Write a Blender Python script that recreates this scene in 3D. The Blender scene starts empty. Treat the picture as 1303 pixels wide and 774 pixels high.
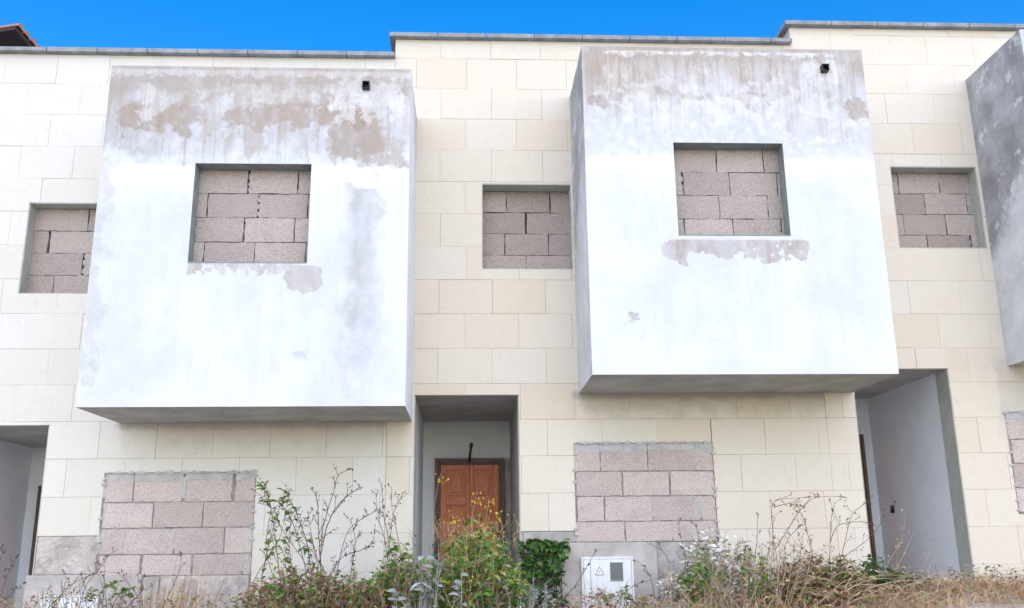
import bpy, math, random
from mathutils import Vector, Matrix
R = math.radians
sc = bpy.context.scene
col = sc.collection

# ------------------------------------------------------------------ camera
CF, CCX, CCY, CD = 1191.63, 651.5, 387.0, 10.5
PITCH, YAW, ROLL = 0.2546, 0.0499, -0.0115
cp, sp, cy, sy = math.cos(PITCH), math.sin(PITCH), math.cos(YAW), math.sin(YAW)
fwd = Vector((sy*cp, cy*cp, sp)); rt0 = Vector((cy, -sy, 0)); up0 = rt0.cross(fwd)
rt = math.cos(ROLL)*rt0 + math.sin(ROLL)*up0
upv = -math.sin(ROLL)*rt0 + math.cos(ROLL)*up0
cam = bpy.data.cameras.new('camera'); cam_o = bpy.data.objects.new('camera', cam); col.objects.link(cam_o)
cam.sensor_width = 36; cam.lens = CF/1303*36; cam.clip_start = 0.05; cam.clip_end = 3000
M4 = Matrix(((rt.x, upv.x, -fwd.x, 0), (rt.y, upv.y, -fwd.y, -CD), (rt.z, upv.z, -fwd.z, 0), (0, 0, 0, 1)))
cam_o.matrix_world = M4
sc.camera = cam_o

def at(px, py, Y):
    """survey helper: the point at depth Y seen at this place of the photograph"""
    d = fwd + rt*((px-CCX)/CF) - upv*((py-CCY)/CF)
    return Vector((0, -CD, 0)) + d*((Y+CD)/d.y)

# ------------------------------------------------------------------ light
SUN_EL, SUN_AZ = R(28), R(6)          # the sun stands behind the street, a little to the right
world = bpy.data.worlds.new('World'); sc.world = world; world.use_nodes = True
wn, wl = world.node_tree.nodes, world.node_tree.links
wn.clear()
sky = wn.new('ShaderNodeTexSky'); sky.sky_type = 'NISHITA'; sky.sun_disc = False
sky.sun_elevation = SUN_EL; sky.sun_rotation = math.pi - SUN_AZ
sky.air_density = 1.0; sky.dust_density = 0.3; sky.ozone_density = 2.0
hs = wn.new('ShaderNodeHueSaturation'); hs.inputs['Saturation'].default_value = 1.47; hs.inputs['Hue'].default_value = 0.508
bg = wn.new('ShaderNodeBackground'); bg.inputs['Strength'].default_value = 0.082
wo = wn.new('ShaderNodeOutputWorld')
wl.new(sky.outputs[0], hs.inputs['Color']); wl.new(hs.outputs[0], bg.inputs['Color']); wl.new(bg.outputs[0], wo.inputs['Surface'])
sun = bpy.data.lights.new('sun', 'SUN'); sun.energy = 1.45; sun.angle = R(150); sun.color = (1.0, 0.905, 0.80)
sun_o = bpy.data.objects.new('sun', sun); col.objects.link(sun_o)
sdir = Vector((math.cos(SUN_EL)*math.sin(SUN_AZ), -math.cos(SUN_EL)*math.cos(SUN_AZ), math.sin(SUN_EL)))
sun_o.rotation_euler = sdir.to_track_quat('Z', 'Y').to_euler(); sun_o.location = sdir*40
sc.view_settings.view_transform = 'Standard'; sc.view_settings.look = 'None'
sc.view_settings.gamma = 1; sc.view_settings.use_curve_mapping = False
sc.view_settings.exposure = 1.8
sc.cycles.diffuse_bounces = 8; sc.cycles.max_bounces = 14

# ------------------------------------------------------------------ helpers
rng = random.Random(7)
def U(a, b): return rng.uniform(a, b)

class MB:
    """collects shapes and links them as ONE mesh object"""
    def __init__(s): s.v = []; s.f = []; s.mi = []
    def quad(s, pts, mi=0):
        n = len(s.v); s.v += [tuple(p) for p in pts]; s.f.append(tuple(range(n, n+len(pts)))); s.mi.append(mi)
    def box(s, x0, x1, y0, y1, z0, z1, mi=0, j=0.0, skip=''):
        n = len(s.v)
        for z in (z0, z1):
            for (x, y) in ((x0, y0), (x1, y0), (x1, y1), (x0, y1)):
                s.v.append((x+U(-j, j), y+U(-j, j), z+U(-j, j)) if j else (x, y, z))
        for k, f in zip('btfrkl', ((3, 2, 1, 0), (4, 5, 6, 7), (0, 1, 5, 4), (1, 2, 6, 5), (2, 3, 7, 6), (3, 0, 4, 7))):
            if k in skip: continue
            s.f.append(tuple(n+i for i in f)); s.mi.append(mi)
    def tube(s, pts, r0, r1=None, n=4, mi=0, cap=False):
        if r1 is None: r1 = r0
        m = len(pts); base = len(s.v)
        for i, p in enumerate(pts):
            a = pts[max(0, i-1)]; b = pts[min(m-1, i+1)]
            t = (Vector(b)-Vector(a))
            if t.length < 1e-9: t = Vector((0, 0, 1))
            t.normalize()
            u = t.cross(Vector((0.31, 0.92, 0.17))); 
            if u.length < 1e-3: u = t.cross(Vector((1, 0, 0)))
            u.normalize(); w = t.cross(u)
            r = r0+(r1-r0)*i/max(1, m-1)
            for k in range(n):
                an = 2*math.pi*k/n
                q = Vector(p)+u*(r*math.cos(an))+w*(r*math.sin(an)); s.v.append(tuple(q))
        for i in range(m-1):
            for k in range(n):
                s.f.append((base+i*n+k, base+i*n+(k+1) % n, base+(i+1)*n+(k+1) % n, base+(i+1)*n+k)); s.mi.append(mi)
        if cap:
            s.f.append(tuple(base+k for k in range(n))[::-1]); s.mi.append(mi)
            s.f.append(tuple(base+(m-1)*n+k for k in range(n))); s.mi.append(mi)
    def leaf(s, p, d, nrm, L, W, fold=0.25, droop=0.2, mi=0):
        d = Vector(d).normalized(); sd = d.cross(Vector(nrm))
        if sd.length < 1e-3: sd = d.cross(Vector((1, 0.2, 0)))
        sd.normalize(); nn = sd.cross(d)
        p = Vector(p); n = len(s.v)
        m1 = p+d*(L*.38)-nn*(droop*L*.1); m2 = p+d*(L*.72)-nn*(droop*L*.35); tip = p+d*L-nn*(droop*L*.8)
        for q in (p, m1, m2, tip, m1+sd*(W*.5)+nn*(fold*W*.5), m2+sd*(W*.36)+nn*(fold*W*.36),
                  m1-sd*(W*.5)+nn*(fold*W*.5), m2-sd*(W*.36)+nn*(fold*W*.36)): s.v.append(tuple(q))
        for f in ((0, 1, 4), (1, 2, 5, 4), (2, 3, 5), (0, 6, 1), (6, 7, 2, 1), (7, 3, 2)):
            s.f.append(tuple(n+i for i in f)); s.mi.append(mi)
    def bud(s, p, r, mi=0, st=1.3):
        p = Vector(p); n = len(s.v)
        for q in ((1, 0, 0), (0, 1, 0), (-1, 0, 0), (0, -1, 0), (0, 0, st), (0, 0, -st)):
            s.v.append((p.x+q[0]*r*U(.7, 1.2), p.y+q[1]*r*U(.7, 1.2), p.z+q[2]*r*U(.7, 1.2)))
        for k in range(4):
            s.f.append((n+k, n+(k+1) % 4, n+4)); s.mi.append(mi); s.f.append((n+(k+1) % 4, n+k, n+5)); s.mi.append(mi)
    def build(s, name, mats, parent=None, smooth=False, bevel=0):
        me = bpy.data.meshes.new(name)
        off = Vector((0, 0, 0))
        if parent is not None:
            q = parent
            while q is not None: off += q.location; q = q.parent
        me.from_pydata([(a-off.x, b-off.y, c-off.z) for a, b, c in s.v], [], s.f)
        if not isinstance(mats, (list, tuple)): mats = [mats]
        for m in mats: me.materials.append(m)
        if len(mats) > 1:
            for p, i in zip(me.polygons, s.mi): p.material_index = i
        if smooth:
            for p in me.polygons: p.use_smooth = True
        me.update()
        o = bpy.data.objects.new(name, me); col.objects.link(o)
        if parent is not None: o.parent = parent
        if bevel:
            b = o.modifiers.new('bevel', 'BEVEL'); b.width = bevel; b.segments = 2; b.limit_method = 'ANGLE'
        return o

def tag(o, label=None, cat=None, group=None, kind=None):
    if label: o['label'] = label
    if cat: o['category'] = cat
    if group: o['group'] = group
    if kind: o['kind'] = kind
    return o
def thing(name, loc, label, cat, group=None):
    o = bpy.data.objects.new(name, None); col.objects.link(o); o.location = loc; o.empty_display_size = .2
    return tag(o, label, cat, group)

def minus(outer, holes):
    """rectangles (x0,x1,z0,z1) that cover outer without the holes"""
    rects = [outer]
    for h in holes:
        nx = []
        for r in rects:
            if h[1] <= r[0] or h[0] >= r[1] or h[3] <= r[2] or h[2] >= r[3]: nx.append(r); continue
            a0, a1 = max(r[0], h[0]), min(r[1], h[1])
            if r[0] < a0: nx.append((r[0], a0, r[2], r[3]))
            if a1 < r[1]: nx.append((a1, r[1], r[2], r[3]))
            if h[3] < r[3]: nx.append((a0, a1, h[3], r[3]))
            if h[2] > r[2]: nx.append((a0, a1, r[2], h[2]))
        rects = nx
    return rects

# ------------------------------------------------------------------ materials
class NT:
    def __init__(s, name, rough=.85, spec=.25):
        s.m = bpy.data.materials.new(name); s.m.use_nodes = True
        s.n = s.m.node_tree.nodes; s.l = s.m.node_tree.links
        s.b = s.n['Principled BSDF']; s.b.inputs['Roughness'].default_value = rough
        s.b.inputs['Specular IOR Level'].default_value = spec
        s.pos = s.n.new('ShaderNodeNewGeometry').outputs['Position']
        s._sep = None
    def sep(s):
        if s._sep is None:
            q = s.n.new('ShaderNodeSeparateXYZ'); s.l.new(s.pos, q.inputs[0]); s._sep = q.outputs
        return s._sep
    def setin(s, sock, v):
        if hasattr(v, 'links'): s.l.new(v, sock)
        elif isinstance(v, (tuple, list)) and sock.type == 'RGBA': sock.default_value = tuple(v)+((1,) if len(v) == 3 else ())
        else: sock.default_value = v
    def noise(s, scale, detail=4, rough=.55, vec=None, dist=0.0, color=False):
        q = s.n.new('ShaderNodeTexNoise'); q.inputs['Scale'].default_value = scale
        q.inputs['Detail'].default_value = detail; q.inputs['Roughness'].default_value = rough; q.inputs['Distortion'].default_value = dist
        s.l.new(vec if vec is not None else s.pos, q.inputs['Vector'])
        return q.outputs['Color' if color else 'Fac']
    def scale(s, v3, vec=None):
        q = s.n.new('ShaderNodeMapping'); q.inputs['Scale'].default_value = v3
        s.l.new(vec if vec is not None else s.pos, q.inputs['Vector']); return q.outputs[0]
    def vor(s, scale, feature='F1', out='Distance', vec=None):
        q = s.n.new('ShaderNodeTexVoronoi'); q.feature = feature; q.inputs['Scale'].default_value = scale
        s.l.new(vec if vec is not None else s.pos, q.inputs['Vector']); return q.outputs[out]
    def math(s, op, a, b=0.0, clamp=False):
        q = s.n.new('ShaderNodeMath'); q.operation = op; q.use_clamp = clamp
        s.setin(q.inputs[0], a); s.setin(q.inputs[1], b); return q.outputs[0]
    def rng(s, v, a, b, c=0.0, d=1.0, smooth=True):
        q = s.n.new('ShaderNodeMapRange'); q.interpolation_type = 'SMOOTHSTEP' if smooth else 'LINEAR'
        for k, x in (('Value', v), ('From Min', a), ('From Max', b), ('To Min', c), ('To Max', d)): s.setin(q.inputs[k], x)
        return q.outputs[0]
    def mix(s, f, a, b, blend='MIX'):
        q = s.n.new('ShaderNodeMix'); q.data_type = 'RGBA'; q.blend_type = blend
        s.setin(q.inputs[0], f); s.setin(q.inputs[6], a); s.setin(q.inputs[7], b); return q.outputs[2]
    def ramp(s, v, stops, const=False):
        q = s.n.new('ShaderNodeValToRGB'); q.color_ramp.interpolation = 'CONSTANT' if const else 'LINEAR'
        e = q.color_ramp.elements
        while len(e) < len(stops): e.new(0.5)
        for i, (p, c) in enumerate(stops): e[i].position = p; e[i].color = tuple(c)+(1,)
        s.l.new(v, q.inputs[0]); return q.outputs[0]
    def island(s):
        q = s.n.new('ShaderNodeNewGeometry'); return q.outputs['Random Per Island']
    def color(s, c): s.setin(s.b.inputs['Base Color'], c); return s
    def bump(s, h, strength=.4, dist=.01):
        q = s.n.new('ShaderNodeBump'); q.inputs['Strength'].default_value = strength; q.inputs['Distance'].default_value = dist
        s.l.new(h, q.inputs['Height']); s.l.new(q.outputs[0], s.b.inputs['Normal']); return s
    def patch(s, x0, x1, z0, z1, soft=.08, amp=.9, sc_=6.0, w=.08, t=.5, wob=.12, stretch=None, sz=None):
        soft *= 1.7; sz = sz*1.7 if sz else None; amp *= 2.0; wob *= 1.6; w *= 1.7
        """a worn patch with a ragged edge, on the wall between these coordinates"""
        X, Y, Z = s.sep()[0], s.sep()[1], s.sep()[2]
        vec = s.scale(stretch) if stretch else None
        n1 = s.noise(sc_, 6, .62, vec)
        n2 = s.noise(sc_*.45, 3, .5, vec)
        xx = s.math('ADD', X, s.math('MULTIPLY', s.math('SUBTRACT', n2, .5), wob*2))
        zz = s.math('ADD', Z, s.math('MULTIPLY', s.math('SUBTRACT', n1, .5), wob*2))
        sz = sz if sz else soft
        a = s.math('MULTIPLY', s.rng(xx, x0-soft, x0+soft), s.rng(xx, x1-soft, x1+soft, 1.0, 0.0))
        b = s.math('MULTIPLY', s.rng(zz, z0-sz, z0+sz), s.rng(zz, z1-sz, z1+sz, 1.0, 0.0))
        v = s.math('ADD', s.math('MULTIPLY', a, b), s.math('MULTIPLY', s.math('SUBTRACT', n1, .5), amp))
        v = s.math('MULTIPLY', v, s.rng(s.math('MULTIPLY', a, b), 0.0, .25))
        return s.rng(v, t-w, t+w)

def stucco(name, base, patches, upper=None, tone=(.46, .455, .475)):
    """painted render: patches = list of (mask args, colour, strength)"""
    t = NT(name, .9, .2)
    n = t.noise(1.3, 5, .6); n2 = t.noise(9, 5, .6)
    c = t.mix(t.rng(n, .35, .7, 0, .45), base, tone)
    if upper:
        z = t.math('ADD', t.sep()[2], t.math('MULTIPLY', t.math('SUBTRACT', n2, .5), .5))
        up_ = t.rng(z, upper-.12, upper+.28)
        c = t.mix(t.math('MULTIPLY', up_, t.rng(n2, .25, .7, .35, .95)), c, tone)
    streak = t.noise(1.0, 4, .6, t.scale((7, 7, .5)))
    c = t.mix(t.rng(streak, .55, .8, 0, .25), c, tone)
    peel = None
    for args, colr, st in patches:
        m = t.math('MULTIPLY', t.patch(**args), t.rng(t.noise(3.1, 5, .7, t.scale((1.6, 1.6, .8))), .32, .62, .45, 1.0))
        vary = t.mix(t.noise(14, 4, .6), tuple(x*.86 for x in colr), tuple(min(1, x*1.12) for x in colr))
        c = t.mix(t.math('MULTIPLY', m, st), c, vary)
        if colr is not WH: peel = m if peel is None else t.math('MAXIMUM', peel, m)
    t.color(c)
    crack = t.math('SUBTRACT', 1.0, t.rng(t.vor(1.1, 'DISTANCE_TO_EDGE', 'Distance', t.mix(.22, t.pos, t.noise(3, 5, .6, color=True))), 0, .006))
    c = t.mix(t.math('MULTIPLY', crack, .10), c, (.25, .24, .24)); t.color(c)
    h = t.math('SUBTRACT', t.math('ADD', t.math('MULTIPLY', t.noise(45, 4, .6), .35), t.noise(4, 4, .6)), t.math('MULTIPLY', peel, .5))
    return t.bump(h, .4, .015).m

BR = (.31, .235, .185); BRL = (.37, .31, .262); GR = (.345, .33, .315); WH = (.74, .74, .745)
WALLW = (.635, .64, .655)
bay1_front = stucco('white_render_streaked', WALLW, [
    (dict(x0=-3.9, x1=-.6, z0=4.70, z1=5.3, soft=.1, amp=1.3, sc_=4, w=.22, sz=.14), BRL, .85),
    (dict(x0=-3.9, x1=-3.15, z0=4.1, z1=5.2, soft=.15, amp=1.4, sc_=4, w=.2), GR, .55),
    (dict(x0=-3.80, x1=-2.75, z0=4.34, z1=4.62, soft=.12, amp=1.1, sc_=5, w=.07), BR, .85),
    (dict(x0=-2.55, x1=-.95, z0=4.40, z1=4.64, soft=.1, amp=1.2, sc_=6, w=.07), BR, .8),
    (dict(x0=-1.45, x1=-.84, z0=4.02, z1=4.56, soft=.09, amp=1.3, sc_=5, w=.1), BR, .8),
    (dict(x0=-1.05, x1=-.64, z0=3.90, z1=4.25, soft=.08, amp=1.7, sc_=9, w=.07), BRL, .8),
    (dict(x0=-1.26, x1=-.92, z0=1.75, z1=4.0, soft=.12, amp=1.2, sc_=4, w=.28, sz=.4, wob=.05), GR, .72),
    (dict(x0=-2.88, x1=-1.66, z0=2.77, z1=2.86, soft=.04, amp=1.8, sc_=12, w=.08, wob=.04), BRL, .9),
    (dict(x0=-1.86, x1=-1.50, z0=2.57, z1=2.82, soft=.05, amp=1.1, sc_=8, w=.08, wob=.05), BRL, .9),
    (dict(x0=-1.76, x1=-1.60, z0=1.86, z1=1.93, soft=.03, amp=1.6, sc_=25, w=.07, wob=.03), (.45, .45, .5), .9),
    (dict(x0=-3.86, x1=-3.66, z0=1.6, z1=4.2, soft=.05, amp=1.9, sc_=8, w=.25, t=.75), GR, .35),
    (dict(x0=-3.75, x1=-.7, z0=3.72, z1=3.93, soft=.1, amp=.8, sc_=3, w=.1, sz=.05, wob=.10), WH, .8),
    (dict(x0=-3.9, x1=-.6, z0=4.965, z1=5.035, soft=.03, amp=1.2, sc_=9, w=.1, wob=.05, sz=.02), (.62, .60, .60), .7),
    (dict(x0=-3.5, x1=-3.2, z0=4.45, z1=4.85, soft=.08, amp=2.2, sc_=8, w=.14), WH, .6),
    (dict(x0=-2.9, x1=-1.1, z0=4.66, z1=4.84, soft=.1, amp=2.0, sc_=7, w=.2, t=.6), WH, .55),
    (dict(x0=-3.9, x1=-.6, z0=4.2, z1=5.3, soft=.1, amp=1.6, sc_=3, w=.3, t=.8, sz=.4, stretch=(5, 1, .3)), BRL, .7),
    (dict(x0=-3.0, x1=-.8, z0=4.0, z1=4.6, soft=.2, amp=2.6, sc_=7, w=.12, t=.95, stretch=(1, 1, .35)), BRL, .6),
    (dict(x0=-3.6, x1=-.7, z0=1.6, z1=3.7, soft=.2, amp=1.6, sc_=2.2, w=.3, t=.95, stretch=(2.6, 1, .4)), (.54, .55, .585), .6),
    (dict(x0=-1.4, x1=-.65, z0=4.5, z1=4.95, soft=.1, amp=2.2, sc_=9, w=.16, t=.6), WH, .5),
], upper=3.95)
bay2_front = stucco('white_render_banded', WALLW, [
    (dict(x0=1.2, x1=4.5, z0=5.02, z1=5.7, soft=.1, amp=1.0, sc_=3, w=.30, sz=.16), BRL, .92),
    (dict(x0=1.2, x1=2.35, z0=4.78, z1=5.6, soft=.2, amp=1.0, sc_=3, w=.30, sz=.2), BRL, .7),
    (dict(x0=1.31, x1=1.56, z0=4.66, z1=4.80, soft=.05, amp=1.0, sc_=9, w=.07, wob=.04), (.36, .30, .27), .9),
    (dict(x0=1.72, x1=2.38, z0=4.80, z1=4.90, soft=.05, amp=1.5, sc_=9, w=.06, wob=.05), BRL, .85),
    (dict(x0=2.4, x1=3.5, z0=4.74, z1=4.84, soft=.05, amp=2.4, sc_=6, w=.06, wob=.08, t=.62), BRL, .85),
    (dict(x0=4.2, x1=4.42, z0=4.5, z1=4.78, soft=.05, amp=1.5, sc_=9, w=.06, wob=.05), BRL, .85),
    (dict(x0=2.02, x1=3.70, z0=2.95, z1=3.13, soft=.06, amp=1.5, sc_=5, w=.07, wob=.12), BR, .9),
    (dict(x0=1.66, x1=1.76, z0=2.24, z1=2.34, soft=.03, amp=1.6, sc_=20, w=.07, wob=.03), GR, .8),
    (dict(x0=1.2, x1=4.5, z0=3.86, z1=4.06, soft=.1, amp=.8, sc_=3, w=.1, sz=.05, wob=.10), WH, .8),
    (dict(x0=1.5, x1=4.2, z0=5.29, z1=5.345, soft=.1, amp=1.6, sc_=12, w=.08, wob=.06, sz=.02, t=.6), WH, .7),
    (dict(x0=3.78, x1=4.2, z0=4.98, z1=5.24, soft=.07, amp=1.8, sc_=9, w=.16, wob=.06), WH, .7),
    (dict(x0=1.2, x1=4.5, z0=4.55, z1=5.5, soft=.1, amp=1.6, sc_=3, w=.3, t=.8, sz=.4, stretch=(5, 1, .3)), BRL, .8),
    (dict(x0=1.5, x1=4.3, z0=1.9, z1=3.8, soft=.2, amp=1.6, sc_=2.2, w=.3, t=.95, stretch=(2.6, 1, .4)), (.54, .55, .585), .6),
    (dict(x0=1.4, x1=4.3, z0=4.2, z1=5.1, soft=.2, amp=2.2, sc_=8, w=.16, t=.95), WH, .4),
    (dict(x0=1.4, x1=4.4, z0=4.9, z1=5.3, soft=.1, amp=2.2, sc_=5, w=.2, t=.95, stretch=(3, 1, .35)), WH, .3),
], upper=4.06, tone=(.50, .495, .515))
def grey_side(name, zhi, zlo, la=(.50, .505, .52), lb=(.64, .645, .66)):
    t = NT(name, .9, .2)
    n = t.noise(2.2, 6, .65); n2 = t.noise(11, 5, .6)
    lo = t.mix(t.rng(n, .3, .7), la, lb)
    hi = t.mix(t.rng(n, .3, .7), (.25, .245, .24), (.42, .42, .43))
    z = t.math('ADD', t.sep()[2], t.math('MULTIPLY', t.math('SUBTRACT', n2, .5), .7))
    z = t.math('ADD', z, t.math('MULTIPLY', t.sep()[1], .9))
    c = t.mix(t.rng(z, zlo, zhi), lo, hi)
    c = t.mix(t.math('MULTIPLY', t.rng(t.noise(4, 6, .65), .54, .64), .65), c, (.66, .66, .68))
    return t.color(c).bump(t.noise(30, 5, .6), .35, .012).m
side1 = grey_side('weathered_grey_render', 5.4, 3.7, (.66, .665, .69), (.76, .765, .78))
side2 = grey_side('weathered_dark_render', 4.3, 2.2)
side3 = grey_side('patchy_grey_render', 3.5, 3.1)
def concrete(name, a, b, sc_=3):
    t = NT(name, .92, .2)
    c = t.mix(t.rng(t.noise(sc_, 6, .65), .3, .72), a, b)
    c = t.mix(t.rng(t.noise(40, 3, .6), .5, .8, 0, .3), c, tuple(x*.6 for x in a))
    return t.color(c).bump(t.noise(35, 5, .6), .4, .012).m
under = concrete('bare_concrete_soffit', (.36, .355, .34), (.52, .51, .49), 2.2)
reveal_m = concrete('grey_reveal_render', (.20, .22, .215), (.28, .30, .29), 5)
weathered = concrete('weathered_reveal_stone', (.36, .365, .325), (.47, .47, .425), 4)
plaster = concrete('white_porch_plaster', (.72, .755, .80), (.80, .83, .865), 1.6)
rough_m = concrete('rough_grey_mortar', (.30, .275, .255), (.46, .43, .41), 5)
rt_ = NT('pinkish_rough_render', .95, .1)
rc_ = rt_.mix(rt_.rng(rt_.noise(5, 6, .7), .3, .7), (.34, .30, .28), (.56, .50, .465))
rc_ = rt_.mix(rt_.math('MULTIPLY', rt_.rng(rt_.noise(9, 6, .7), .60, .66), .8), rc_, (.72, .70, .68))
rubble_m = rt_.color(rc_).bump(rt_.math('ADD', rt_.noise(9, 6, .7), rt_.math('MULTIPLY', rt_.vor(14), .6)), .9, .03).m
plinth_m = concrete('plinth_mortar', (.36, .33, .305), (.52, .48, .45), 3)
coping_m = concrete('grey_coping_stone', (.20, .205, .215), (.34, .345, .35), 6)
screed = concrete('floor_screed', (.46, .45, .43), (.58, .57, .55), 3)

def stone(name, stops, dirt_and_shade):
    t = NT(name, .75, .3)
    c = t.ramp(t.island(), stops, True)
    v = t.noise(2.2, 5, .6, t.scale((1, 1, 2.2)), 1.2)
    c = t.mix(t.rng(v, .45, .75, 0, .22), c, (.60, .52, .40))
    c = t.mix(t.rng(t.noise(60, 3, .6), .55, .75, 0, .12), c, (.45, .4, .33))
    ln = t.noise(1.7, 4, .55, t.scale((1.6, 1, 1.0)), 2.0)
    vein = t.math('SUBTRACT', 1.0, t.rng(t.math('ABSOLUTE', t.math('SUBTRACT', ln, .52)), 0, .012))
    c = t.mix(t.math('MULTIPLY', vein, .22), c, (.46, .40, .32))
    for args, st in dirt_and_shade:
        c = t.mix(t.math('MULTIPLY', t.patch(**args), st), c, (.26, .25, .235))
    return t.color(c).bump(t.noise(30, 5, .6), .12, .006).m
S1 = [(0, (.64, .605, .545)), (.3, (.65, .617, .558)), (.55, (.655, .628, .58)), (.8, (.635, .595, .525))]
S2 = [(0, (.655, .588, .49)), (.22, (.66, .595, .503)), (.46, (.65, .574, .469)), (.60, (.655, .588, .495)), (.80, (.66, .602, .52)), (.93, (.645, .56, .45))]
stone1 = stone('pale_limestone', S1, [(dict(x0=-3.85, x1=-.55, z0=1.31, z1=1.40, soft=.03, amp=.8, sc_=5, w=.3, wob=.02), .45), (dict(x0=-3.4, x1=-.7, z0=1.16, z1=1.38, soft=.1, amp=.6, sc_=5, w=.45, sz=.1), .22)])  # narrow band paints the contact shadow under the bay, the wider one is grime
stone2 = stone('cream_limestone', S2, [(dict(x0=1.2, x1=4.44, z0=1.62, z1=1.71, soft=.03, amp=.8, sc_=5, w=.3, wob=.02), .55), (dict(x0=1.2, x1=4.4, z0=1.48, z1=1.70, soft=.1, amp=.7, sc_=6, w=.45, sz=.09), .34)])  # thin dark line is painted shade where bay meets wall; broad band is grime
stone3 = stone('buff_limestone', S2, [(dict(x0=6.2, x1=6.5, z0=1.0, z1=2.1, soft=.05, amp=1.5, sc_=6, w=.35), .25)])
backing = concrete('mortar_bed', (.50, .46, .40), (.62, .57, .50), 8)
roofing = concrete('roof_felt', (.16, .16, .16), (.24, .24, .23), 2)

def block_mat(name, a, b):
    t = NT(name, .95, .1)
    c = t.mix(t.island(), a, b)
    v = t.noise(75, 3, .75); w = t.vor(60)
    c = t.mix(t.rng(v, .52, .68, 0, .7), c, tuple(x*.5 for x in a))
    c = t.mix(t.rng(v, .30, .42, .55, 0), c, tuple(min(1, x*1.45) for x in b))
    c = t.mix(t.rng(t.noise(3.5, 4, .6), .5, .75, 0, .35), c, (.30, .27, .255))
    h = t.math('ADD', v, t.math('MULTIPLY', w, .8))
    return t.color(c).bump(h, .7, .012).m
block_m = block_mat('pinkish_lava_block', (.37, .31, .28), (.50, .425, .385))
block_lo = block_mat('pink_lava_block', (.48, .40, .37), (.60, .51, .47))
joint_lo = concrete('brown_grey_joint', (.20, .18, .165), (.36, .335, .31), 7)
gap_m = NT('dark_gap', .95, .1).color((.085, .075, .068)).m
mort = concrete('grey_joint_mortar', (.38, .36, .345), (.50, .48, .465), 9)

def wood(name, a, b):
    t = NT(name, .5, .4)
    v = t.noise(9, 6, .6, t.scale((9, 9, .8)), .6)
    c = t.mix(t.rng(v, .3, .7), a, b)
    c = t.mix(t.rng(t.noise(2.4, 4, .6), .55, .8, 0, .3), c, tuple(x*.55 for x in a))
    return t.color(c).bump(v, .15, .004).m
door_m = wood('red_brown_door_wood', (.50, .14, .058), (.67, .25, .12))
frame_m = wood('dark_frame_wood', (.085, .05, .036), (.15, .098, .07))
black_m = NT('black_plastic', .55, .4).color((.02, .02, .022)).m
tile_m = NT('terracotta_tile', .85, .2)
tile_m = tile_m.color(tile_m.mix(tile_m.noise(9, 4, .6), (.42, .14, .06), (.55, .24, .11))).bump(tile_m.noise(40), .3).m
soffit_m = NT('dark_eave_timber', .8, .2).color((.05, .035, .04)).m
cab_t = NT('white_cabinet_paint', .5, .4)
cab_m = cab_t.color(cab_t.mix(cab_t.rng(cab_t.noise(6, 6, .7, cab_t.scale((1.5, 1, .5))), .42, .75, 0, .55), (.74, .75, .77), (.46, .44, .40))).m
grey_vent = NT('grey_vent_plastic', .6, .3).color((.20, .21, .20)).m
sign_red = NT('sign_dark_red', .6, .3).color((.22, .09, .085)).m
sign_white = NT('sign_white', .5, .3).color((.78, .77, .76)).m

def leafmat(name, stops, trans=.3, rough=.6):
    t = NT(name, rough, .25)
    c = t.ramp(t.island(), stops)
    t.color(c)
    tr = t.n.new('ShaderNodeBsdfTranslucent'); t.l.new(c, tr.inputs[0])
    mx = t.n.new('ShaderNodeMixShader'); mx.inputs[0].default_value = trans
    t.l.new(t.b.outputs[0], mx.inputs[1]); t.l.new(tr.outputs[0], mx.inputs[2])
    t.l.new(mx.outputs[0], t.n['Material Output'].inputs[0]); return t.m
L_green = leafmat('fresh_green_leaf', [(0, (.04, .10, .014)), (.35, (.085, .20, .03)), (.65, (.15, .28, .05)), (.85, (.27, .34, .09)), (1, (.42, .38, .19))])
L_dark = leafmat('dark_green_leaf', [(0, (.022, .065, .014)), (.5, (.055, .14, .026)), (.85, (.10, .21, .045)), (1, (.17, .26, .07))])
L_silver = leafmat('silvery_leaf', [(0, (.24, .26, .26)), (.35, (.38, .41, .42)), (.6, (.55, .57, .58)), (.8, (.16, .22, .12)), (1, (.50, .44, .34))])
L_white = leafmat('bleached_white_leaf', [(0, (.62, .62, .60)), (.45, (.80, .80, .79)), (.7, (.74, .73, .70)), (.9, (.45, .40, .33)), (1, (.10, .18, .05))], .2)
L_brown = leafmat('withered_leaf', [(0, (.12, .07, .04)), (.3, (.28, .165, .09)), (.55, (.46, .31, .18)), (.72, (.18, .20, .05)), (.88, (.11, .21, .035)), (1, (.52, .40, .27))])
L_straw = leafmat('dry_straw', [(0, (.26, .14, .085)), (.3, (.52, .31, .19)), (.6, (.68, .46, .29)), (.85, (.74, .58, .39)), (1, (.17, .24, .05))], .3)
L_grey = leafmat('grey_green_leaf', [(0, (.16, .20, .15)), (.5, (.27, .32, .26)), (1, (.42, .46, .42))])
L_yel = leafmat('yellow_petal', [(0, (.70, .42, .02)), (.6, (.80, .55, .03)), (1, (.75, .62, .10))], .3)
S_red = NT('reddish_stem', .8, .2); S_red = S_red.color(S_red.mix(S_red.noise(14), (.10, .055, .05), (.24, .13, .105))).m
S_dark = NT('dark_dry_stem', .85, .2); S_dark = S_dark.color(S_dark.mix(S_dark.noise(14), (.055, .042, .036), (.15, .115, .095))).m
S_pale = NT('pale_dry_stem', .85, .2); S_pale = S_pale.color(S_pale.mix(S_pale.noise(10), (.30, .21, .135), (.50, .385, .265))).m
S_grey = NT('grey_dry_stem', .85, .2); S_grey = S_grey.color(S_grey.mix(S_grey.noise(10), (.22, .21, .20), (.42, .40, .38))).m
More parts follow.
